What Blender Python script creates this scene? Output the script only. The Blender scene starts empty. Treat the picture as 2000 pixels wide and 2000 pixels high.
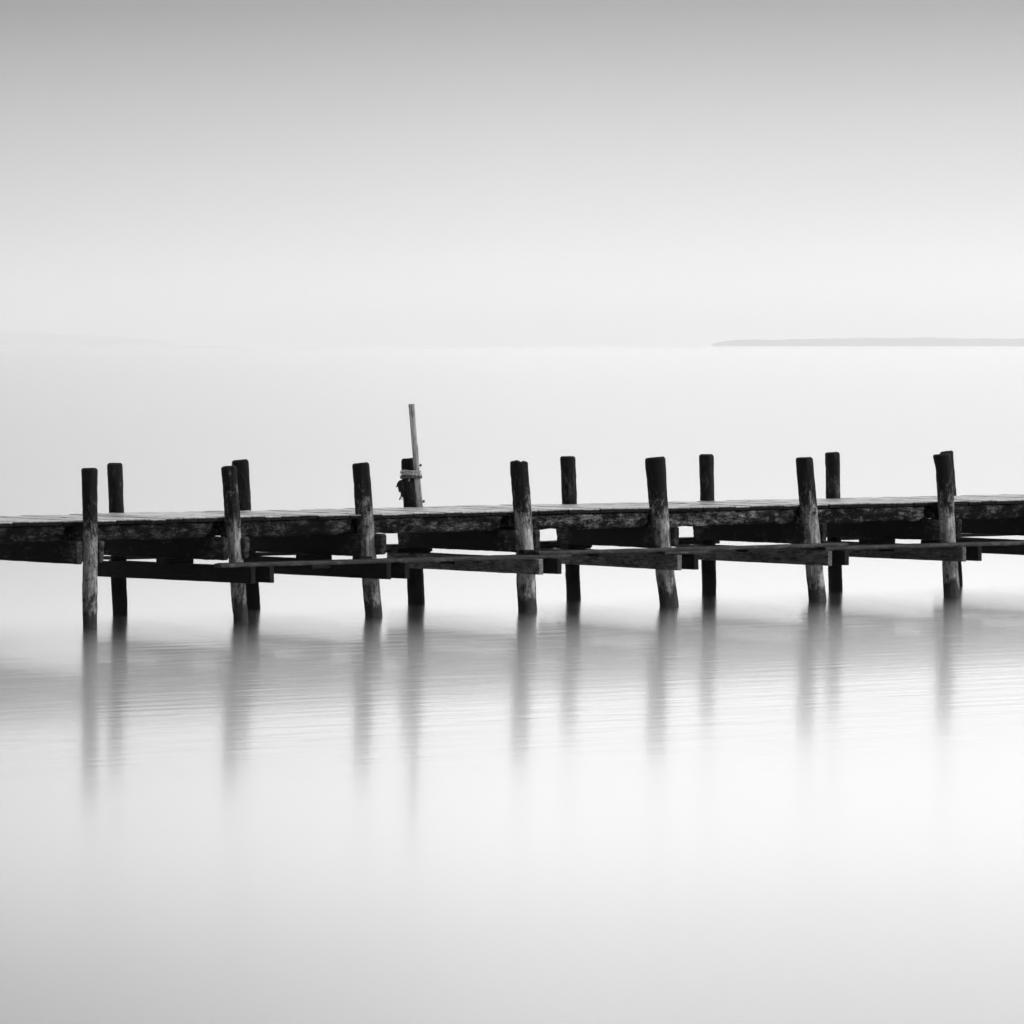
import bpy, math, random
from mathutils import Vector, Matrix, noise

random.seed(7)
S = bpy.context.scene
COL = S.collection
F_PX, H_CAM, Y0 = 11180.0, 3.6, 675.0      # focal length and horizon row of the 2000 px photograph, camera height in metres


def depth(yw):
    return F_PX * H_CAM / (yw - Y0)


def P(x, y, D):
    """world point seen at photograph pixel (x, y) when it stands D metres away"""
    return Vector(((x - 1000) * D / F_PX, D, H_CAM - (y - Y0) * D / F_PX))


# ------------------------------------------------------------------ helpers
def tag(o, label=None, cat=None, group=None, kind=None):
    if label: o['label'] = label
    if cat: o['category'] = cat
    if group: o['group'] = group
    if kind: o['kind'] = kind
    return o


def link(name, verts, faces, mat, parent=None, loc=(0, 0, 0), rotz=0.0, smooth=True, col=None):
    me = bpy.data.meshes.new(name)
    me.from_pydata([tuple(v) for v in verts], [], faces)
    me.validate()
    me.update()
    for p in me.polygons: p.use_smooth = smooth
    if smooth:
        try: me.set_sharp_from_angle(angle=math.radians(38))
        except Exception: pass
    o = bpy.data.objects.new(name, me)
    COL.objects.link(o)
    me.materials.append(mat)
    if parent is not None: o.parent = parent
    o.location = loc
    o.rotation_euler = (0, 0, rotz)
    if col is not None: o.color = (col, col, col, 1)
    return o


def empty(name, loc, rz=0.0):
    o = bpy.data.objects.new(name, None)
    COL.objects.link(o)
    o.location = loc
    o.rotation_euler = (0, 0, rz)
    return o


def loft(rings):
    n = len(rings[0])
    v = [p for r in rings for p in r]
    f = []
    for i in range(len(rings) - 1):
        for j in range(n):
            k = (j + 1) % n
            f.append((i * n + j, i * n + k, (i + 1) * n + k, (i + 1) * n + j))
    f.append(tuple(range(n - 1, -1, -1)))
    b = (len(rings) - 1) * n
    f.append(tuple(range(b, b + n)))
    return v, f


def nz(p, s=1.0, seed=0.0):
    return noise.noise(Vector((p[0] * s + seed, p[1] * s - seed * 1.7, p[2] * s + seed * .6)))


def beam(L, W, H, seed, amp=.006, bev=.012, step=.05, sag=0.0, taper0=0.0, taper1=0.0, wavy=0.0, skew0=0.0, skew1=0.0):
    """weathered timber along local X, centred in y, top at z = 0, bottom at -H.
    taper: metres over which the underside of an end is cut away; skew: slanted end cut"""
    # outline, counter-clockwise seen from +X, with rounded corners and points along the faces
    w, h = W / 2, H
    pts = []
    def side(a, b, n):
        for i in range(n):
            t = i / n
            pts.append((a[0] + (b[0] - a[0]) * t, a[1] + (b[1] - a[1]) * t))
    nh = max(2, int(round(H / .04))); nw = max(2, int(round(W / .04)))
    side((-w + bev, -h), (w - bev, -h), nw); pts.append((w - bev, -h)); pts.append((w - bev * .3, -h + bev * .3))
    side((w, -h + bev), (w, -bev), nh); pts.append((w, -bev)); pts.append((w - bev * .3, -bev * .3))
    side((w - bev, 0), (-w + bev, 0), nw); pts.append((-w + bev, 0)); pts.append((-w + bev * .3, -bev * .3))
    side((-w, -bev), (-w, -h + bev), nh); pts.append((-w, -h + bev)); pts.append((-w + bev * .3, -h + bev * .3))
    n = max(3, int(L / step))
    xs = [-L / 2] + [-L / 2 + bev * .6] + [-L / 2 + L * i / n for i in range(1, n)] + [L / 2 - bev * .6, L / 2]
    rings = []
    for i, x in enumerate(xs):
        end = 0.0 if 0 < i < len(xs) - 1 else bev * .6
        r = []
        for (y, z) in pts:
            yy, zz = y, z
            if end:
                yy = y * (1 - end / w * .8); zz = -h / 2 + (z + h / 2) * (1 - end / (h / 2) * .8)
            low = -zz / h                          # 0 top .. 1 underside
            d0, d1 = x + L / 2, L / 2 - x
            if taper0 and d0 < taper0: zz += low * (1 - d0 / taper0) ** 2 * h * .45
            if taper1 and d1 < taper1: zz += low * (1 - d1 / taper1) ** 2 * h * .45
            if wavy: zz += low * wavy * (nz((x, 0, 0), 1.6, seed) + .5 * nz((x, 0, 0), 4.3, seed))
            xx = x + (skew0 * low if i <= 1 else 0) + (-skew1 * low if i >= len(xs) - 2 else 0)
            p = (xx, yy, zz)
            a = nz((x * .35, yy * 3, zz * 3), 9, seed) * amp + nz((x, yy * 1.4, zz * 1.4), 26, seed + 3) * amp * .45
            l = math.hypot(yy / w, (zz + h / 2) / (h / 2)) or 1
            yy += a * (yy / w) / l * 1.2
            zz += a * ((zz + h / 2) / (h / 2)) / l * 1.2 - sag * (1 - (2 * x / L) ** 2)
            r.append((xx, yy, zz))
        rings.append(r)
    return loft(rings)


def pile(ctrl, seed, notch=False, seg=28, amp=.007, slope=0.0):
    """round timber pile; ctrl = [(z, cx, cy, radius), ...] from the top down (local coordinates)"""
    ctrl = sorted(ctrl, key=lambda c: -c[0])
    zt, zb = ctrl[0][0], -1.6
    base = ctrl[-1]; prev = ctrl[-2]
    k = (zb - base[0]) / (base[0] - prev[0])
    ctrl = ctrl + [(zb, base[1] + (base[1] - prev[1]) * k, base[2] + (base[2] - prev[2]) * k, base[3] * 1.02)]

    def at(z):
        for a, b in zip(ctrl, ctrl[1:]):
            if a[0] >= z >= b[0]:
                t = (a[0] - z) / (a[0] - b[0]) if a[0] != b[0] else 0
                t = t * t * (3 - 2 * t) * .35 + t * .65
                return [a[i] + (b[i] - a[i]) * t for i in (1, 2, 3)]
        return ctrl[-1][1:]
    zs = [zt, zt - .003, zt - .022, zt - .04]
    while zs[-1] > zb: zs.append(zs[-1] - (.035 if zs[-1] > -.1 else .25))
    zs[-1] = zb
    def cut(x, y, r):
        q = (x * .79 - y * .61)
        z = slope * q
        if notch: z += -.034 * math.exp(-((q / r - .33) / .22) ** 2) - .012 * (q / r > .75) - .010 * (q / r < -.6)
        return z
    rings = []
    for i, z in enumerate(zs):
        cx, cy, r = at(z)
        if i == 0: r -= .025
        elif i == 1: r -= .021
        elif i == 2: r -= .002
        ring = []
        for j in range(seg):
            a = 2 * math.pi * j / seg
            # slightly squared log with long drying furrows
            flat = 1 - .03 * (1 - abs(math.cos(2 * a + seed)))
            fur = nz((math.cos(a) * 1.1, math.sin(a) * 1.1, z * .28), 4.2, seed) * amp * 1.3
            fur += nz((math.cos(a), math.sin(a), z * 1.6), 3.0, seed + 9) * amp
            fur += nz((math.cos(a) * 1.2, math.sin(a) * 1.2, z * 5), 5.0, seed + 4) * amp * .6
            rr = r * flat + fur
            zz = z
            if i < 4:
                zz += nz((math.cos(a), math.sin(a), 0), 2.5, seed) * .005 + cut(rr * math.cos(a), rr * math.sin(a), r) * (1 - i / 5)
            ring.append((cx + rr * math.cos(a), cy + rr * math.sin(a), zz))
        rings.append(ring)
    # the cut top, a little sunken at its heart
    cx, cy, r = at(zt)
    top = []
    for (x, y, z) in rings[0]:
        tx, ty = (x - cx) * .45, (y - cy) * .45
        top.append((cx + tx, cy + ty, zt - .003 + cut(tx, ty, .11)))
    rings = [top] + rings
    rings = rings[::-1]
    return loft(rings)


def tube(path, r, seg=8, twist=0.0, lobes=0, closed=False):
    rings = []
    n = len(path)
    for i, p in enumerate(path):
        a = path[(i - 1) % n] if (closed or i > 0) else path[0]
        b = path[(i + 1) % n] if (closed or i < n - 1) else path[-1]
        t = (Vector(b) - Vector(a)).normalized()
        up = Vector((0, 0, 1)) if abs(t.z) < .9 else Vector((1, 0, 0))
        s = t.cross(up).normalized(); u = s.cross(t)
        ring = []
        for j in range(seg):
            ang = 2 * math.pi * j / seg
            rr = r * (1 + (.42 * math.cos(lobes * ang + twist * i) if lobes else 0))
            ring.append(Vector(p) + s * rr * math.cos(ang) + u * rr * math.sin(ang))
        rings.append(ring)
    if closed:
        m = len(rings); v = [p for r_ in rings for p in r_]; f = []
        for i in range(m):
            for j in range(seg):
                k = (j + 1) % seg; i2 = (i + 1) % m
                f.append((i * seg + j, i * seg + k, i2 * seg + k, i2 * seg + j))
        return v, f
    return loft(rings)


# ------------------------------------------------------------------ materials
def nodes_of(m):
    m.use_nodes = True
    nt = m.node_tree; nt.nodes.clear()
    out = nt.nodes.new('ShaderNodeOutputMaterial')
    return nt, out


def N(nt, kind, **kw):
    n = nt.nodes.new(kind)
    for k, v in kw.items():
        if k.startswith('i_'): n.inputs[k[2:].replace('_', ' ')].default_value = v
        else: setattr(n, k, v)
    return n


def math_node(nt, op, a, b=None, clamp=False):
    n = nt.nodes.new('ShaderNodeMath'); n.operation = op; n.use_clamp = clamp
    for i, s in enumerate((a, b)):
        if s is None: continue
        if isinstance(s, (int, float)): n.inputs[i].default_value = s
        else: nt.links.new(s, n.inputs[i])
    return n.outputs[0]


def ramp(nt, fac, stops, interp='LINEAR'):
    r = nt.nodes.new('ShaderNodeValToRGB')
    r.color_ramp.interpolation = interp
    els = r.color_ramp.elements
    while len(els) < len(stops): els.new(.5)
    for e, (p, c) in zip(els, stops):
        e.position = p; e.color = (c, c, c, 1)
    nt.links.new(fac, r.inputs[0])
    return r.outputs[0]


def noise_tex(nt, vec, scale, stretch=(1, 1, 1), detail=6, rough=.6, offs=None):
    mp = nt.nodes.new('ShaderNodeMapping'); mp.inputs['Scale'].default_value = stretch
    nt.links.new(vec, mp.inputs['Vector'])
    t = nt.nodes.new('ShaderNodeTexNoise')
    t.inputs['Scale'].default_value = scale; t.inputs['Detail'].default_value = detail; t.inputs['Roughness'].default_value = rough
    nt.links.new(mp.outputs[0], t.inputs['Vector'])
    return t.outputs[0]


def wood(name, axis, dark, light, speck, rough=.75, zprofile=None, spec=.5, cover=.5, bumpk=1.0, ends=0.0):
    """weathered grey timber; axis = direction of the grain. zprofile = [(z, tone)] for piles:
    pale dry crust left at each height above the water; far piles also carry painted deck shade"""
    m = bpy.data.materials.new(name)
    nt, out = nodes_of(m)
    L = nt.links.new
    tc = nt.nodes.new('ShaderNodeTexCoord'); oi = nt.nodes.new('ShaderNodeObjectInfo')
    off = nt.nodes.new('ShaderNodeVectorMath'); off.operation = 'ADD'
    rnd = math_node(nt, 'MULTIPLY', oi.outputs['Random'], 37.0)
    cmb = nt.nodes.new('ShaderNodeCombineXYZ')
    for i in range(3): L(rnd, cmb.inputs[i])
    L(tc.outputs['Object'], off.inputs[0]); L(cmb.outputs[0], off.inputs[1])
    v = off.outputs[0]
    st = {'x': (.12, 1, 1), 'y': (1, .12, 1), 'z': (1, 1, .12)}[axis]
    st2 = {'x': (.55, 1, 1), 'y': (1, .55, 1), 'z': (1, 1, .5)}[axis]
    grain = noise_tex(nt, v, 42, st, 5, .65)
    patch = noise_tex(nt, v, 5.5, st2, 8, .62)
    mid = noise_tex(nt, v, 15, st2, 5, .65)
    fine = noise_tex(nt, v, 42, st2, 5, .9)
    dots = noise_tex(nt, v, 62, (1, 1, 1), 2, .5)
    crust = math_node(nt, 'ADD', math_node(nt, 'ADD', math_node(nt, 'MULTIPLY', patch, .32), math_node(nt, 'MULTIPLY', mid, .28)), math_node(nt, 'MULTIPLY', fine, .36))
    crust = math_node(nt, 'ADD', crust, math_node(nt, 'MULTIPLY', grain, .04))
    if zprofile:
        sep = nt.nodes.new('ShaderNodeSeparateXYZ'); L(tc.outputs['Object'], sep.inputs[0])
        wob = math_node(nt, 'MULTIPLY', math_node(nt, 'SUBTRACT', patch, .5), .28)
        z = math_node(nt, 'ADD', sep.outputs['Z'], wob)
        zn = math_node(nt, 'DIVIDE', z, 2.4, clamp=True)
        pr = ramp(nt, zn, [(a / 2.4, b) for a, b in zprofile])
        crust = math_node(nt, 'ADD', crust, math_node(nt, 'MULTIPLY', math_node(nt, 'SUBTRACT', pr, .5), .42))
    if ends:
        sg = nt.nodes.new('ShaderNodeSeparateXYZ'); L(tc.outputs['Generated'], sg.inputs[0])
        e = math_node(nt, 'ABSOLUTE', math_node(nt, 'SUBTRACT', sg.outputs['X'], .5))
        e = ramp(nt, math_node(nt, 'ADD', e, math_node(nt, 'MULTIPLY', math_node(nt, 'SUBTRACT', patch, .5), .15)), [(.30, 0), (.46, 1)])
        crust = math_node(nt, 'ADD', crust, math_node(nt, 'MULTIPLY', e, ends))
    fac = ramp(nt, crust, [(cover - .02, 0.0), (cover + .015, .12), (cover + .06, .48), (cover + .13, 1.0)])
    gr = ramp(nt, grain, [(.36, .35), (.5, .85), (.62, 1.1)])
    spk = ramp(nt, dots, [(.62, 0.0), (.72, speck)])
    mixc = nt.nodes.new('ShaderNodeMix'); mixc.data_type = 'FLOAT'
    L(fac, mixc.inputs[0]); mixc.inputs[2].default_value = dark; mixc.inputs[3].default_value = light
    c = math_node(nt, 'MULTIPLY', mixc.outputs[0], gr)
    c = math_node(nt, 'ADD', c, math_node(nt, 'MULTIPLY', spk, fac))
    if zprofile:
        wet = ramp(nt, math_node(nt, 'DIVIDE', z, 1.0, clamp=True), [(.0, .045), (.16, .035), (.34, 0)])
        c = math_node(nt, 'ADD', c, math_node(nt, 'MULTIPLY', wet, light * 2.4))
    sepc = nt.nodes.new('ShaderNodeSeparateColor'); L(oi.outputs['Color'], sepc.inputs[0])
    c = math_node(nt, 'MULTIPLY', c, sepc.outputs[0])
    cc = nt.nodes.new('ShaderNodeCombineColor')
    for i in range(3): L(c, cc.inputs[i])
    b = nt.nodes.new('ShaderNodeBsdfPrincipled')
    L(cc.outputs[0], b.inputs['Base Color'])
    b.inputs['Roughness'].default_value = rough
    b.inputs['Specular IOR Level'].default_value = spec
    h = math_node(nt, 'ADD', math_node(nt, 'MULTIPLY', grain, .6), math_node(nt, 'MULTIPLY', fine, .5))
    bp = nt.nodes.new('ShaderNodeBump'); bp.inputs['Strength'].default_value = .8 * bumpk; bp.inputs['Distance'].default_value = .012
    L(h, bp.inputs['Height']); L(bp.outputs[0], b.inputs['Normal'])
    L(b.outputs[0], out.inputs[0])
    return m


M_near = wood('pile_wood_crusted', 'z', .002, .40, .25, .85, [(0, .34), (.10, .32), (.24, .62), (.45, .78), (1.05, .80), (1.25, .60), (1.5, .50), (1.75, .42), (1.95, .36), (2.4, .30)], spec=.2, cover=.515)
M_far = wood('pile_wood_tarred_shaded', 'z', .0015, .08, .07, .8, [(0, .0), (.3, .25), (1.2, .4), (1.5, .56), (1.9, .46), (2.4, .4)], spec=.2, cover=.515)  # tarred far piles, with the deck's shade painted into their lower colour
M_string = wood('stringer_wood', 'x', .0015, .24, .2, .9, spec=.08, cover=.50)
M_cap = wood('cap_beam_wood', 'x', .0015, .11, .08, .85, spec=.2, cover=.56, ends=.09)
M_new = wood('sawn_pine', 'x', .03, .15, .0, .8, spec=.25, cover=.42, bumpk=.4)
M_low = wood('lower_beam_wood', 'x', .0015, .014, .01, .8, spec=.2, cover=.5, bumpk=.6)
M_board = wood('walkway_board_wood', 'x', .003, .09, .05, .6, spec=.3, cover=.49)
M_deck = wood('deck_plank_wood', 'x', .26, .50, .05, .42, spec=.5, cover=.44, bumpk=.25)
M_pole = wood('pole_wood', 'z', .38, .52, .0, .7, spec=.2, cover=.42, bumpk=.3)


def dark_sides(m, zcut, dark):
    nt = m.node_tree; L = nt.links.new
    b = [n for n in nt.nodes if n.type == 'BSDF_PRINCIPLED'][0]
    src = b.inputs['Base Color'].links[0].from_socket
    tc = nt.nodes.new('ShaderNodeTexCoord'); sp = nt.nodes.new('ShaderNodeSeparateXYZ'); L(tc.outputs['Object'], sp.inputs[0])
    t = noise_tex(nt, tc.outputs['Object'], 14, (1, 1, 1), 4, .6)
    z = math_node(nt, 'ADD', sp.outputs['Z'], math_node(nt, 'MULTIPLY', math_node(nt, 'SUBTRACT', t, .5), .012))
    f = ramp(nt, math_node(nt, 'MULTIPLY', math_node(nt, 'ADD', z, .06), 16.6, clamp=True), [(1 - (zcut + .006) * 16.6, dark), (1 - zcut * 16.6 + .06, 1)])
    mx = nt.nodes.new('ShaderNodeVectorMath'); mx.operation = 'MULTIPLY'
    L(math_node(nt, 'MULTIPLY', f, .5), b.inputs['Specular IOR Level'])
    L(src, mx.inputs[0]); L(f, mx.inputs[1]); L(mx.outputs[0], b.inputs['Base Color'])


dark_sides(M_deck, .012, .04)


def plain(name, c, rough=.8, metal=0.0, nscale=60, var=.3):
    m = bpy.data.materials.new(name); nt, out = nodes_of(m)
    tc = nt.nodes.new('ShaderNodeTexCoord')
    t = noise_tex(nt, tc.outputs['Object'], nscale, (1, 1, 1), 4, .6)
    f = ramp(nt, t, [(.3, c * (1 - var)), (.7, c * (1 + var))])
    b = nt.nodes.new('ShaderNodeBsdfPrincipled')
    nt.links.new(f, b.inputs['Base Color'])
    b.inputs['Roughness'].default_value = rough; b.inputs['Metallic'].default_value = metal
    nt.links.new(b.outputs[0], out.inputs[0])
    return m


M_rope = plain('pale_rope', .55, .9, var=.35)
M_rope_d = plain('shaded_rope', .14, .9, var=.4)  # darker copy for the lower turns, occlusion shade put into its colour
M_bolt = plain('rusted_bolt', .015, .6)
M_rag = plain('black_plastic_rag', .008, .7)
M_land = plain('wooded_shore', .035, 1.0, nscale=.001, var=.35)


def water_mat():
    m = bpy.data.materials.new('lake_water'); nt, out = nodes_of(m); L = nt.links.new
    tc = nt.nodes.new('ShaderNodeTexCoord')
    mp = nt.nodes.new('ShaderNodeMapping'); mp.inputs['Rotation'].default_value = (0, 0, math.radians(-37.6))
    L(tc.outputs['Object'], mp.inputs[0])
    a = noise_tex(nt, mp.outputs[0], 2.0, (.22, 1, 1), 3, .6)
    # a lane of ripples runs along the pier; the water is dead smooth elsewhere
    sw = nt.nodes.new('ShaderNodeSeparateXYZ'); L(tc.outputs['Object'], sw.inputs[0])
    ln = math_node(nt, 'SUBTRACT', sw.outputs['Y'], math_node(nt, 'MULTIPLY', sw.outputs['X'], .77))
    lane = ramp(nt, math_node(nt, 'DIVIDE', ln, 100.0, clamp=True), [(.42, 0), (.52, .25), (.62, .7), (.71, 1), (.77, .5), (.80, 0)])
    lane2 = ramp(nt, math_node(nt, 'DIVIDE', ln, 100.0, clamp=True), [(.10, .10), (.35, .3), (.55, .85), (.70, 1), (.80, .9), (1.0, .55)])
    a = math_node(nt, 'MULTIPLY', a, lane)
    bp = nt.nodes.new('ShaderNodeBump'); bp.inputs['Strength'].default_value = 1.0; bp.inputs['Distance'].default_value = WBUMP
    L(a, bp.inputs['Height'])
    sh = []
    for rr in (WR0, WR1):       # the long exposure averages calm and ruffled moments
        b = nt.nodes.new('ShaderNodeBsdfPrincipled')
        b.inputs['Base Color'].default_value = (WBASE, WBASE, WBASE, 1)
        b.inputs['IOR'].default_value = 1.333
        if rr == WR0:           # calmer towards the far shore
            L(ramp(nt, math_node(nt, 'DIVIDE', sw.outputs['Y'], 400.0, clamp=True), [(.10, .12), (.2, WR0), (.27, WR0 + .02), (.5, .12), (.9, .10)]), b.inputs['Roughness'])
        else:
            b = nt.nodes.new('ShaderNodeBsdfGlossy'); b.distribution = 'MULTI_GGX'
            b.inputs['Color'].default_value = (WGL, WGL, WGL, 1); b.inputs['Roughness'].default_value = rr
        L(bp.outputs[0], b.inputs['Normal'])
        sh.append(b)
    mx = nt.nodes.new('ShaderNodeMixShader'); L(math_node(nt, 'ADD', math_node(nt, 'MULTIPLY', lane2, WMIX - .08), .08), mx.inputs[0])
    L(sh[0].outputs[0], mx.inputs[1]); L(sh[1].outputs[0], mx.inputs[2])
    L(mx.outputs[0], out.inputs[0])
    return m


WR0, WR1, WMIX, WBASE, WBUMP = .145, .19, .68, .02, .015
WGL = .92
M_water = water_mat()

# ------------------------------------------------------------------ setting: water, shores, air
def grid_disc():
    v = [(0, 0, 0)]; f = []
    rad = [30, 120, 500, 2000, 8000, 24000, 76000]
    n = 96
    for r in rad:
        for j in range(n):
            a = 2 * math.pi * j / n
            v.append((r * math.cos(a), r * math.sin(a), 0))
    for j in range(n):
        f.append((0, 1 + j, 1 + (j + 1) % n))
    for i in range(len(rad) - 1):
        for j in range(n):
            k = (j + 1) % n
            f.append((1 + i * n + j, 1 + (i + 1) * n + j, 1 + (i + 1) * n + k, 1 + i * n + k))
    return v, f


v, f = grid_disc()
water = link('water', v, f, M_water, smooth=False)
tag(water, 'smooth pale lake water blurred by a long exposure', 'water', kind='structure')


def shore(name, D, prof, label, back=1500):
    """low wooded shore: prof = [(pixel x, pixel height above its foot)]"""
    s = D / F_PX
    rows = []
    xs = []
    x0, x1 = prof[0][0], prof[-1][0]
    n = 400
    for i in range(n + 1):
        x = x0 + (x1 - x0) * i / n
        for (a, ha), (b, hb) in zip(prof, prof[1:]):
            if a <= x <= b:
                hh = ha + (hb - ha) * (x - a) / (b - a)
                hh *= 1 + .12 * nz((x * .05, 0, 0), 1, 1) + .05 * nz((x * .2, 0, 0), 1, 8); break
        xs.append((x, hh))
    depthp = [(0, 0), (.03, .75), (.12, .93), (.45, 1.0), (.8, .8), (1, 0)]
    v = []; f = []
    for (x, hh) in xs:
        X = (x - 1000) * s
        w = back * min(1, .05 + hh / 10)
        for (t, k) in depthp:
            j = nz((X * .006, t * 5, 0), 1.0, 3.1) * .05 * (k > 0)
            v.append((X, D + t * w, max(-.2, hh * s * (k + j)) if k > 0 else -.5))
    m = len(depthp)
    for i in range(n):
        for j in range(m - 1):
            f.append((i * m + j, (i + 1) * m + j, (i + 1) * m + j + 1, i * m + j + 1))
    o = link(name, v, f, M_land)
    tag(o, label, 'shore', kind='structure')
    return o


shore('far_shore', 40000, [(1391, .3), (1397, 5), (1412, 9), (1450, 12.5), (1550, 13.5), (1700, 15.5), (1800, 17.5), (1870, 15.5), (1960, 15.2), (2300, 16), (2900, 12), (3300, 1)],
      'low wooded spit fading into haze on the right horizon')
shore('hills', 70000, [(-2200, 2), (-1300, 36), (-400, 36), (20, 28), (150, 23), (300, 12), (345, 1)],
      'hills almost lost in haze on the left horizon', back=4000)

# air: one closed box
HZ = 4.6e-5
hm = bpy.data.materials.new('haze_air'); nt, out = nodes_of(hm)
pv = nt.nodes.new('ShaderNodeVolumePrincipled')
pv.inputs['Color'].default_value = (1, 1, 1, 1)
pv.inputs['Density'].default_value = HZ
pv.inputs['Anisotropy'].default_value = .76
nt.links.new(pv.outputs[0], out.inputs['Volume'])
R = 77000
zz0, zz1 = -2.8, 300
v = [(-R, -R, zz0), (R, -R, zz0), (R, R, zz0), (-R, R, zz0), (-R, -R, zz1), (R, -R, zz1), (R, R, zz1), (-R, R, zz1)]
f = [(0, 3, 2, 1), (4, 5, 6, 7), (0, 1, 5, 4), (1, 2, 6, 5), (2, 3, 7, 6), (3, 0, 4, 7)]
hz = link('haze', v, f, hm, smooth=False)
tag(hz, 'pale mist lying over the whole lake', 'haze', kind='stuff')

# ------------------------------------------------------------------ the pier's frame
near_px = [(176, 1225), (471, 1214), (730, 1204), (1031, 1194), (1307, 1184), (1597, 1174), (1859, 1165)]
far_px = [(235, 1202), (495, 1190), (813, 1181), (1120, 1172), (1385, 1162.5), (1632, 1154), (1867, 1144)]
np_ = [P(x, y, depth(y)) for x, y in near_px]
fp_ = [P(x, y, depth(y)) for x, y in far_px]
n7 = len(np_)
cx = sum(p.x for p in np_) / n7; cy = sum(p.y for p in np_) / n7
th = math.atan2(sum((p.x - cx) * (p.y - cy) for p in np_), sum((p.x - cx) ** 2 for p in np_))
ux, uy = math.cos(th), math.sin(th)


def to_local(p):
    dx, dy = p.x - ORG.x, p.y - ORG.y
    return Vector((dx * ux + dy * uy, -dx * uy + dy * ux, p.z))


ORG = Vector((cx, cy, 0)); t0 = to_local(np_[0]); ORG = ORG + Vector((ux * t0.x, uy * t0.x, 0))
U = {i + 1: to_local(p).x for i, p in enumerate(np_)}
FU = {i + 2: to_local(p).x for i, p in enumerate(fp_)}       # far post i shares its bent with near post i + 1
W = sum(to_local(p).y for p in fp_) / len(fp_)
step = (U[7] - U[1]) / 6
U[0] = U[1] - step; U[8] = U[7] + step * .98; U[9] = U[8] + step
print('pier angle', math.degrees(th), 'step', step, 'W', W, {k: round(a, 2) for k, a in U.items()}, {k: round(a, 2) for k, a in FU.items()})
for k in range(2, 8): FU[k] = FU[k]
FU[1] = U[1]; FU[0] = U[0]; FU[9] = U[9]
BU = {k: (U[k] + FU[k]) / 2 for k in range(10)}

pier = empty('wooden_pier', ORG, th)
tag(pier, 'long weathered wooden pier on leaning round piles, standing in calm pale water', 'pier')

Z_TOP, Z_PL, Z_STR, Z_CAP, Z_LT, Z_LB = 1.362, .058, 1.105, .807, .727, .517

# ------------------------------------------------------------------ piles
def post_from_px(rows, yw, seed, mat, tone, notch=False, label=None, slope=0.0):
    """rows: (y, left, right) pixel edges; the pile stands at the depth of its own waterline"""
    D = depth(yw)
    ctrl = []
    base = None
    for (y, a, b) in rows:
        p = P((a + b) / 2, y, D); l = to_local(p)
        ctrl.append((p.z, l.x, l.y, (b - a) / 2 * D / F_PX * .985))
        base = l
    ctrl = [(z, x - base.x, y_ - base.y, r) for z, x, y_, r in ctrl]
    v, f = pile(ctrl, seed, notch, slope=slope)
    o = link('post', v, f, mat, pier, (base.x, base.y, 0), col=tone)
    if label: o['label'] = label
    return o


near_rows = [
    [(914, 158.5, 191), (960, 160, 190.5), (1015, 161.5, 190.5), (1060, 162, 190.5), (1150, 161, 190.5), (1225, 161.5, 190.5)],
    [(910, 431.5, 462.5), (1000, 438, 469), (1055, 444, 471.5), (1110, 447, 476), (1160, 451, 481), (1214, 456.5, 485)],
    [(904, 687, 722), (1000, 693.5, 729.5), (1060, 700, 733), (1128, 706, 741), (1165, 709, 744), (1204, 713, 747.5)],
    [(899, 995.5, 1031), (985, 1001, 1037), (1060, 1007, 1042), (1120, 1008.6, 1046), (1145, 1009, 1047), (1194, 1012.5, 1049)],
    [(893, 1258.5, 1300.5), (985, 1267, 1305), (1060, 1276, 1311), (1110, 1279.5, 1317.5), (1184, 1288, 1326.5)],
    [(893, 1553, 1588), (985, 1560.5, 1595.5), (1055, 1569, 1603), (1100, 1572.6, 1607), (1174, 1579.5, 1615)],
    [(886.5, 1821, 1856.5), (920, 1827, 1860), (980, 1831, 1864), (1055, 1836, 1867), (1092, 1839.5, 1870.5), (1165, 1842.5, 1875)],
]
far_rows = [
    [(904, 209, 239.5), (1002, 213, 242.5), (1090, 216, 246.5), (1140, 217, 247.5), (1202, 220, 249.5)],
    [(898, 452, 486), (994, 459, 491.5), (1110, 472, 503), (1150, 476, 507), (1190, 480, 509.5)],
    [(895, 783, 813), (990, 788, 817), (1060, 792, 823), (1110, 794, 827), (1181, 797, 829)],
    [(891, 1094, 1124), (984, 1098, 1127), (1102, 1103.6, 1132), (1172, 1106, 1134.5)],
    [(887, 1365, 1394), (980, 1367, 1395.5), (1092, 1369.5, 1398), (1162.5, 1371, 1399.5)],
    [(883, 1611, 1641), (970, 1613, 1641.5), (1100, 1617, 1644.5), (1154, 1618, 1645.5)],
    [(881, 1835, 1862), (968, 1841, 1868.5), (1100, 1851, 1878.5), (1144, 1853, 1881)],
]
for i, rows in enumerate(near_rows):
    post_from_px(rows, near_px[i][1], 11.3 * (i + 1), M_near, [.75, .85, .8, 1, 1, 1, 1][i], notch=(i == 3), slope=[0, .05, .11, 0, .10, .05, .11][i],
                 label='pile with a split and eaten away top' if i == 3 else None)
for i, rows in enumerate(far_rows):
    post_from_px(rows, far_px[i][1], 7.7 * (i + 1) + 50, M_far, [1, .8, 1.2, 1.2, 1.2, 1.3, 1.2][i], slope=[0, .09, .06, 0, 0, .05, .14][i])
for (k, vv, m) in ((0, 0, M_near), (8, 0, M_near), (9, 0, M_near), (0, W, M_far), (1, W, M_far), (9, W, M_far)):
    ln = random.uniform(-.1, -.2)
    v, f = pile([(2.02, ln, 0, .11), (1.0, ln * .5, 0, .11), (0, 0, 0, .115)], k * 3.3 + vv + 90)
    link('post', v, f, m, pier, (U[k], vv, 0), col=1)


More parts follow.
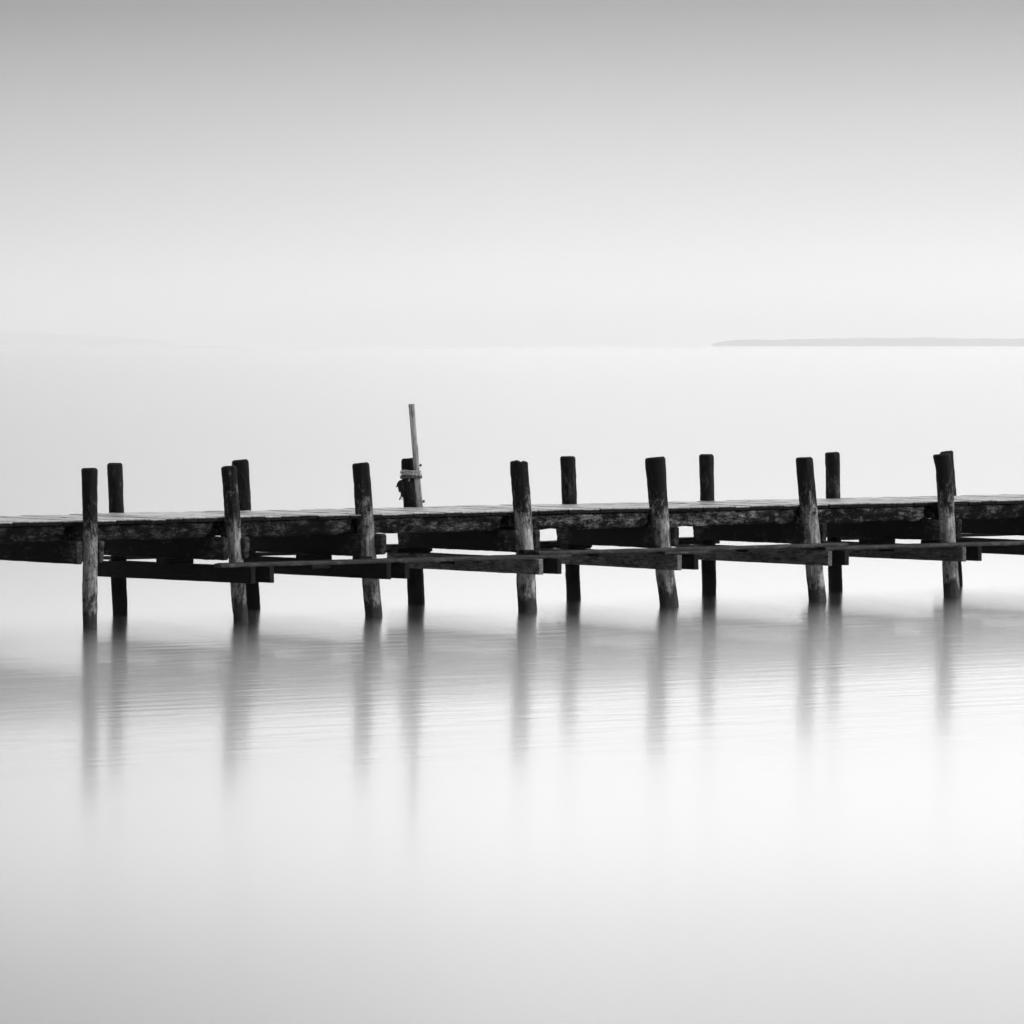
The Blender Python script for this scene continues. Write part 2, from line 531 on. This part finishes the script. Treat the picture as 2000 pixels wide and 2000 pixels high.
# ------------------------------------------------------------------ cap beams, lower cross beams
def cross(name, u, v0, v1, ztop, thick, h, mat, tone, seed, label=None, **kw):
    """timber running across the pier from v0 to v1 (local y)"""
    v, f = beam(v1 - v0, thick, h, seed, **kw)
    o = link(name, v, f, mat, pier, (u, (v0 + v1) / 2, ztop), math.pi / 2, col=tone)
    if label: o['label'] = label
    return o


OFF = .158
CT, LT = .095, .075
def lean_shift(k, z):
    # the piles lean, so the beams clamp them where the pile is at that height
    return -.10 * (z / 1.0) if k not in (1,) else 0.0


sh_c = {1: 0, 2: -.13, 3: -.12, 4: -.065, 5: -.115, 6: -.10, 7: -.05}
sh_f = {1: 0, 2: -.04, 3: -.12, 4: -.05, 5: -.03, 6: -.02, 7: -.02, 8: -.09}


def oblique(name, k, side, v0, v1, z, h, t, mat, tone, seed, sc=1.0, label=None, **kw):
    """a beam of bent k; side -1 / +1 picks the left or right face of the piles"""
    ua = U[k] + sh_c.get(k, -.08) * sc + side * (t / 2 + .112)
    ub = FU.get(k, U[k]) + sh_f.get(k, -.06) * sc + side * (t / 2 + .108)
    du = (ub - ua) / W
    p0 = Vector((ua + du * v0, v0)); p1 = Vector((ua + du * v1, v1))
    L = (p1 - p0).length; a = math.atan2(p1.y - p0.y, p1.x - p0.x)
    v, f = beam(L, t, h, seed, **kw)
    c = (p0 + p1) / 2
    o = link(name, v, f, mat, pier, (c.x, c.y, z), a, col=tone)
    if label: o['label'] = label
    return o


FU[8] = FU.get(8, U[8])
for k in range(0, 10):
    sd = 200 + k * 13
    tone = {2: .8, 3: .7, 4: 1.3, 5: .9, 6: 1.1, 7: 1, 8: .8}.get(k, .9)
    v1 = {4: W + .16, 5: W - .04, 6: W + .03}.get(k, W + .22)
    oblique('cap_beam', k, -1, -.07, v1, Z_STR - .004, Z_STR - Z_CAP - .004, CT, M_cap, tone, sd, skew1=.05, bev=.02, amp=.007)
    oblique('cap_beam', k, 1, -.10, v1 - .06, Z_STR - .004, Z_STR - Z_CAP - .02, CT, M_cap, tone, sd + 5, skew0=.02, bev=.03, amp=.009)
    if k >= 2:
        new = k in (4, 5, 6, 7)
        m = M_new if new else M_low
        tn = {4: 1.35, 5: 1.15, 6: 1.1, 7: .8, 8: .8}.get(k, 1)
        lab = 'paler sawn cross beam under the deck' if new else None
        oblique('lower_beam', k, -1, -.50 + random.uniform(-.03, .03), W + (.27 if k == 2 else .44), Z_LT, Z_LT - Z_LB, LT, m, tn, sd + 7, .55, lab, amp=.003, bev=.008)
        oblique('lower_beam', k, 1, -.52 + random.uniform(-.03, .03), W + (.26 if k == 2 else .40), Z_LT - .002, Z_LT - Z_LB - .004, LT, M_low, 1, sd + 9, .55, None, amp=.003, bev=.008)

# ------------------------------------------------------------------ stringers (long bearers)
def along(name, u0, u1, vmid, ztop, width, h, mat, tone, seed, label=None, slope=0.0, **kw):
    v, f = beam(u1 - u0, width, h, seed, **kw)
    o = link(name, v, f, mat, pier, ((u0 + u1) / 2, vmid, ztop), 0, col=tone)
    if slope: o.rotation_euler = (0, -slope, 0)
    if label: o['label'] = label
    return o


for k in range(0, 9):
    tone = [.3, .4, .55, .65, 1.1, 1.15, 1.1, .65, .7][k]
    along('stringer', U[k] - .16, U[k + 1] - .30 + random.uniform(-.05, .1), .205, Z_TOP - Z_PL - .002 + random.uniform(-.006, 0), .15,
          Z_TOP - Z_PL - Z_STR - .002, M_string, tone, 300 + k * 7, amp=.013, bev=.035, wavy=.022, taper0=.0, taper1=.16, skew1=.06)
    along('stringer', U[k] + .02, U[k + 1] - .005, .37, Z_TOP - Z_PL - .002, .13, .19, M_string, .35, 400 + k * 7, amp=.008, bev=.02)
    along('stringer', U[k] + .02, U[k + 1] - .005, W / 2, Z_TOP - Z_PL - .002, .14, .19, M_string, .4, 500 + k * 7, amp=.008, bev=.02)
    along('stringer', U[k] + .02, U[k + 1] - .005, W - .21, Z_TOP - Z_PL - .002, .14, .19, M_string, .4, 600 + k * 7, amp=.008, bev=.02)

# ------------------------------------------------------------------ deck planks, laid across
u = U[0] - .7
i = 0
end_u = U[9] + .35
while u < end_u:
    w = random.choice((.24, .27, .3)) + random.uniform(-.012, .012)
    near_v = .112 + random.uniform(-.016, .012); far_v = W - .105 + random.uniform(-.02, .03)
    dz = random.uniform(-.009, .006) + .008 * nz((u, 0, 0), .35, 5)
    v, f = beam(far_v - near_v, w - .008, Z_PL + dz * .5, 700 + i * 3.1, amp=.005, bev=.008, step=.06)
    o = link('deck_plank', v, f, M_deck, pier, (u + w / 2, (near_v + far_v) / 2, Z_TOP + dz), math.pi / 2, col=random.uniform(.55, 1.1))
    o.rotation_euler = (random.uniform(-.006, .006) * 0, 0, math.pi / 2 + random.uniform(-.003, .003))
    u += w; i += 1
print('planks', i)

# ------------------------------------------------------------------ low walkways on the lower beams
def u_at(xpx, vv):
    """local u of the point of line v = vv seen at pixel column xpx"""
    # world = ORG + u*(ux,uy) + v*(-uy,ux); x/y = (xpx-1000)/F
    s = (xpx - 1000) / F_PX
    ax, ay = ORG.x - vv * uy, ORG.y + vv * ux
    return (s * ay - ax) / (ux - s * uy)


BT = .048
vn = -.33
along('walkway_board', u_at(425, vn), u_at(1109, vn), vn, Z_LT + .002 + BT, .17, BT, M_board, .8, 801, amp=.004, bev=.006)
along('walkway_board', u_at(1045, vn), u_at(1650, vn), vn, Z_LT + .004 + 2 * BT, .17, BT, M_board, .9, 802, amp=.004, bev=.006, sag=.004)
along('walkway_board', u_at(1291, vn), u_at(1379, vn), vn, Z_LT + .002 + BT, .16, BT - .004, M_board, 1.1, 803, amp=.004, bev=.006)
along('walkway_board', u_at(1605, vn), u_at(2330, vn), vn, Z_LT + .002 + BT, .17, BT, M_board, 1.0, 804, amp=.004, bev=.006)
along('walkway_board', u_at(430, vn + .19), u_at(1100, vn + .19), vn + .19, Z_LT + .002 + BT, .15, BT, M_board, .6, 805, amp=.004, bev=.006)
along('walkway_board', u_at(1110, vn + .19), u_at(2330, vn + .19), vn + .19, Z_LT + .002 + BT, .15, BT, M_board, .6, 806, amp=.004, bev=.006)
# far side
vf = W + .28
for a, b, s_ in ((212, 560, 0), (510, 834, 0), (749, 1143, 1), (1046, 1420, 1), (1318, 1700, 1), (1640, 2200, 0)):
    if a == 749: continue
    along('walkway_board', u_at(a, vf), u_at(b, vf), vf, Z_LT + .002 + BT * (1 + s_) + .002 * s_, .26, BT, M_board, .3, 820 + a, amp=.003, bev=.006)
along('walkway_board', u_at(1040, vf), u_at(1146, vf), vf, Z_LT + .002 + BT, .26, BT, M_board, .3, 850, amp=.003, bev=.006)
along('walkway_board', u_at(1300, vf), u_at(1395, vf), vf, Z_LT + .002 + BT, .26, BT, M_board, .3, 851, amp=.003, bev=.006)
along('wood_block', u_at(757, vf), u_at(795, vf), vf, Z_LT + .004 + 2 * BT + .012, .2, BT + .01, M_board, .2, 852, amp=.004, bev=.014)


def blk(xa, xb, vv, ztop, h, wd, tone=.35, name='wood_block'):
    along(name, u_at(xa, vv), u_at(xb, vv), vv, ztop, wd, h, M_low, tone, xa * .7, amp=.003, bev=.006)


# blocks wedged between cap beams and lower beams
blk(313, 370, 1.06, Z_CAP - .004, Z_CAP - Z_LT - .008, .2)
blk(586, 640, 1.0, Z_CAP - .004, Z_CAP - Z_LT - .008, .2)
blk(770, 834, W - .12, Z_CAP - .004, Z_CAP - Z_LT - .008, .18)
blk(1102, 1146, W - .3, Z_CAP - .004, Z_CAP - Z_LT - .008, .2)
blk(1686, 1740, 1.25, Z_CAP - .004, Z_CAP - Z_LT - .008, .2)
blk(1807, 1850, .35, Z_CAP - .004, Z_CAP - Z_LT - .008, .2)
blk(695, 722, .1, Z_CAP - .004, Z_CAP - Z_LT - .008, .16)
blk(1018, 1056, -.15, Z_LT + 2 * BT + .016, .05, .12)
# cleats nailed under the walkway half way between the bents
for a in (600, 878, 1159, 1450, 1736):
    zt = Z_LT + .002 + (BT if 1100 < a < 1600 else 0) + .001
    along('cleat', u_at(a, vn), u_at(a + 36, vn), vn + .06, zt, .34, .045, M_low, .2, a * .3, amp=.002, bev=.005)

# ------------------------------------------------------------------ pale pole bound to the far post with rope
Dp = depth(1181) - .135
pt = P(803.5, 789, Dp); pb = P(820.2, 991, Dp)
pole = empty('marker_pole', (pb.x, pb.y, pb.z))
tag(pole, 'pale slim squared pole leaning, lashed upright to a dark far-side post', 'pole')
ax = (pt - pb); Lp = ax.length
rings = []
nseg = 40
for i in range(nseg + 1):
    t = i / nseg
    c = ax * t
    ww = .043 + .003 * nz((t * 4, 0, 0), 1, 2)
    hh = .024
    ring = []
    for j in range(16):
        a = 2 * math.pi * j / 16
        sx = math.copysign(abs(math.cos(a)) ** .45, math.cos(a)) * ww
        sy = math.copysign(abs(math.sin(a)) ** .45, math.sin(a)) * hh
        ring.append((c.x + sx, c.y + sy, c.z + (.003 * sx / ww if i == nseg else 0)))
    rings.append(ring)
v, f = loft(rings)
link('shaft', v, f, M_pole, pole)
for (bx, by) in ((821, 909.5), (827, 980)):
    b0 = P(bx - 5, by, Dp) - Vector((0, 0, 0)) - pb
    path = [(b0.x - .03, b0.y, b0.z), (b0.x + .03, b0.y - .004, b0.z + .004), (b0.x + .05, b0.y - .005, b0.z + .006)]
    v, f = tube(path, .009, 8)
    bo = link('bolt', v, f, M_bolt, pole)
    hd = [(b0.x + .030, b0.y - .004, b0.z + .004), (b0.x + .034, b0.y - .004, b0.z + .0045), (b0.x + .05, b0.y - .005, b0.z + .006), (b0.x + .054, b0.y - .005, b0.z + .006)]
    v, f = tube(hd, .021, 6)
    link('bolt_head', v, f, M_bolt, bo)

# rope: turns of laid rope round the post and the pole together
rope = empty('mooring_rope', P(805, 925, depth(1181)))
tag(rope, 'twisted rope wound several turns around a dark post and the pale pole', 'rope')
c0 = P(799.5, 925, depth(1181))
def turn(zc, r0, r, tilt, ph, mat, name='rope_turn', open_=0.0):
    raw = [((.108 + r) * math.cos(t_ / 60 * 2 * math.pi), (.108 + r) * math.sin(t_ / 60 * 2 * math.pi)) for t_ in range(60)]
    g = r + .002
    raw += [(.064 - g, -.159 - g), (.154 + g, -.159 - g), (.154 + g * 1.3, -.150), (.154 + g, -.111)]
    raw = sorted(raw)
    def half(ps):
        h = []
        for p in ps:
            while len(h) > 1 and (h[-1][0] - h[-2][0]) * (p[1] - h[-2][1]) - (h[-1][1] - h[-2][1]) * (p[0] - h[-2][0]) <= 0: h.pop()
            h.append(p)
        return h
    hull = half(raw)[:-1] + half(raw[::-1])[:-1]
    # even steps along the hull
    segs = [(hull[i], hull[(i + 1) % len(hull)]) for i in range(len(hull))]
    tot_ = sum(math.dist(*q) for q in segs); n = 130; path = []
    for i in range(n):
        d_ = tot_ * i / n
        for (p, q) in segs:
            l_ = math.dist(p, q)
            if d_ <= l_: break
            d_ -= l_
        x_ = p[0] + (q[0] - p[0]) * d_ / l_; y_ = p[1] + (q[1] - p[1]) * d_ / l_
        a = math.atan2(y_, x_)
        k_ = 1 + r0
        path.append((x_ * k_, y_ * k_, zc + tilt * math.cos(a + ph) + .004 * math.sin(3 * a + ph)))
    v, f = tube(path, r, 12, twist=.9, lobes=3, closed=True)
    o = link(name, v, f, mat, rope)
    o.location = (c0.x - rope.location.x, c0.y - rope.location.y, c0.z - rope.location.z)
    return o
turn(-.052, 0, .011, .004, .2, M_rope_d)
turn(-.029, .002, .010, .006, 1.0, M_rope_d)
turn(-.004, .004, .009, -.014, .4, M_rope)
turn(.010, .008, .009, .016, 2.6, M_rope)
turn(.036, 0, .008, .007, 2.0, M_rope)
path = [(.0, -.135, -.05), (.003, -.13, -.08), (-.002, -.125, -.105)]
v, f = tube(path, .007, 8); e = link('rope_end', v, f, M_rope, rope)
e.location = (c0.x - rope.location.x, c0.y - rope.location.y, c0.z - rope.location.z)

# black rag hanging at the left of the same post
D3 = depth(1181)
outl = [(250, 1316), (215, 1316), (180, 1324), (150, 1345), (130, 1380), (112, 1440), (126, 1446), (141, 1436), (150, 1480), (158, 1527), (172, 1526), (183, 1516),
        (190, 1560), (186, 1590), (168, 1620), (160, 1648), (170, 1656), (182, 1645), (200, 1612), (216, 1590), (210, 1620), (203, 1650), (209, 1652), (222, 1615), (234, 1575), (250, 1540)]
pts = [P(760 + a / 8.4, 780 + b / 8.4, D3) for a, b in outl]
rb = P(760 + 250 / 8.4, 780 + 1316 / 8.4, D3)
v = []
nn = len(pts)
for s_ in (-1, 1):
    for q in pts:
        d = q - rb
        fold = .035 * math.sin(d.x * 60) + .02 * math.sin(d.z * 30 + d.x * 20)
        v.append((d.x, fold + s_ * .006, d.z))
from mathutils.geometry import tessellate_polygon
tri = tessellate_polygon([[Vector((q[0], q[2], 0)) for q in v[:nn]]])
f = [tuple(t_) for t_ in tri] + [tuple(reversed([a + nn for a in t_])) for t_ in tri]
f += [(j, (j + 1) % nn, nn + (j + 1) % nn, nn + j) for j in range(nn)]
rag = link('rag', v, f, M_rag, None, tuple(rb), smooth=False)
tag(rag, 'small torn black rag hanging from the left side of the rope-bound post', 'rag')

# ------------------------------------------------------------------ sky and sun
SUN_EL, SUN_AZ = math.radians(27), math.radians(102)      # azimuth from +Y (view direction) towards +X
w = bpy.data.worlds.new("World"); S.world = w; w.use_nodes = True
nt = w.node_tree; nt.nodes.clear(); L = nt.links.new
out = nt.nodes.new('ShaderNodeOutputWorld'); bg = nt.nodes.new('ShaderNodeBackground')
bg.inputs['Strength'].default_value = .1
sky = nt.nodes.new('ShaderNodeTexSky'); sky.sky_type = 'NISHITA'; sky.sun_disc = False
sky.sun_elevation = SUN_EL; sky.sun_rotation = SUN_AZ; sky.dust_density = 4
bw = nt.nodes.new('ShaderNodeRGBToBW'); L(sky.outputs[0], bw.inputs[0])
tc = nt.nodes.new('ShaderNodeTexCoord'); sp = nt.nodes.new('ShaderNodeSeparateXYZ'); L(tc.outputs['Generated'], sp.inputs[0])
# overcast layer: brightness of the cloud deck by elevation (z = sine of elevation)
zs = math_node(nt, 'DIVIDE', math_node(nt, 'MAXIMUM', sp.outputs['Z'], 0.0), .30, clamp=True)
STOPS = [(0, 1.04), (.010, .96), (.018, .85), (.030, .71), (.042, .57), (.052, .44), (.061, .32), (.063, .40), (.0715, 3.35), (.084, 2.05), (.103, 1.16), (.14, 1.0), (.30, 1.85)]
lay = math_node(nt, 'MULTIPLY', ramp(nt, zs, [(a / .30, b / 5) for a, b in STOPS], 'LINEAR'), 5.0)
# soft streaks in the cloud
mp = nt.nodes.new('ShaderNodeMapping'); mp.inputs['Scale'].default_value = (4, 4, 40); L(tc.outputs['Generated'], mp.inputs[0])
ns = nt.nodes.new('ShaderNodeTexNoise'); ns.inputs['Scale'].default_value = 1.3; ns.inputs['Detail'].default_value = 3; L(mp.outputs[0], ns.inputs['Vector'])
st = math_node(nt, 'ADD', math_node(nt, 'MULTIPLY', math_node(nt, 'SUBTRACT', ns.outputs[0], .5), .10), 1.0)
# brighter ahead and to the right, duller behind the camera
az = math_node(nt, 'ADD', math_node(nt, 'MULTIPLY', sp.outputs['Y'], .42), .58)
xr = math_node(nt, 'ADD', math_node(nt, 'MULTIPLY', sp.outputs['X'], .5), .5)
ax_ = ramp(nt, xr, [(0, .55), (.42, .60), (.455, .73), (.50, .88), (.55, .92), (1, 1.0)])
# unseen dark cloud added above the view at left, to dim the foreground water
left_dim = math_node(nt, 'MULTIPLY', ramp(nt, xr, [(.44, .45), (.505, 0)]), ramp(nt, zs, [(.24, 0), (.42, 1), (.8, .3)]))
lay = math_node(nt, 'MULTIPLY', lay, math_node(nt, 'SUBTRACT', 1.0, left_dim))
lay = math_node(nt, 'MULTIPLY', math_node(nt, 'MULTIPLY', lay, st), math_node(nt, 'MULTIPLY', az, ax_))
lay = math_node(nt, 'MULTIPLY', lay, 11.0)
tot = math_node(nt, 'ADD', math_node(nt, 'MULTIPLY', bw.outputs[0], .03), lay)
cc = nt.nodes.new('ShaderNodeCombineColor')
for i in range(3): L(tot, cc.inputs[i])
L(cc.outputs[0], bg.inputs['Color']); L(bg.outputs[0], out.inputs[0])

sl = bpy.data.lights.new('sun', 'SUN'); sl.energy = 2.0; sl.angle = math.radians(12); sl.color = (1, 1, 1)
so = bpy.data.objects.new('sun', sl); COL.objects.link(so)
d = Vector((math.sin(SUN_AZ) * math.cos(SUN_EL), math.cos(SUN_AZ) * math.cos(SUN_EL), math.sin(SUN_EL)))
so.rotation_euler = d.to_track_quat('Z', 'Y').to_euler()

# ------------------------------------------------------------------ camera
cam = bpy.data.cameras.new('camera'); co = bpy.data.objects.new('camera', cam); COL.objects.link(co)
co.location = (0, 0, H_CAM); co.rotation_euler = (math.radians(90), 0, 0)
cam.sensor_width = 36; cam.sensor_fit = 'HORIZONTAL'; cam.lens = 36 * F_PX / 2000
cam.shift_y = -(1000 - Y0) / 2000
cam.clip_start = 1; cam.clip_end = 200000
S.camera = co

S.render.engine = 'CYCLES'
S.render.resolution_x = S.render.resolution_y = 1024
S.view_settings.view_transform = 'Standard'; S.view_settings.look = 'None'
S.view_settings.exposure = 0; S.view_settings.gamma = 1
S.cycles.max_bounces = 8; S.cycles.volume_bounces = 2
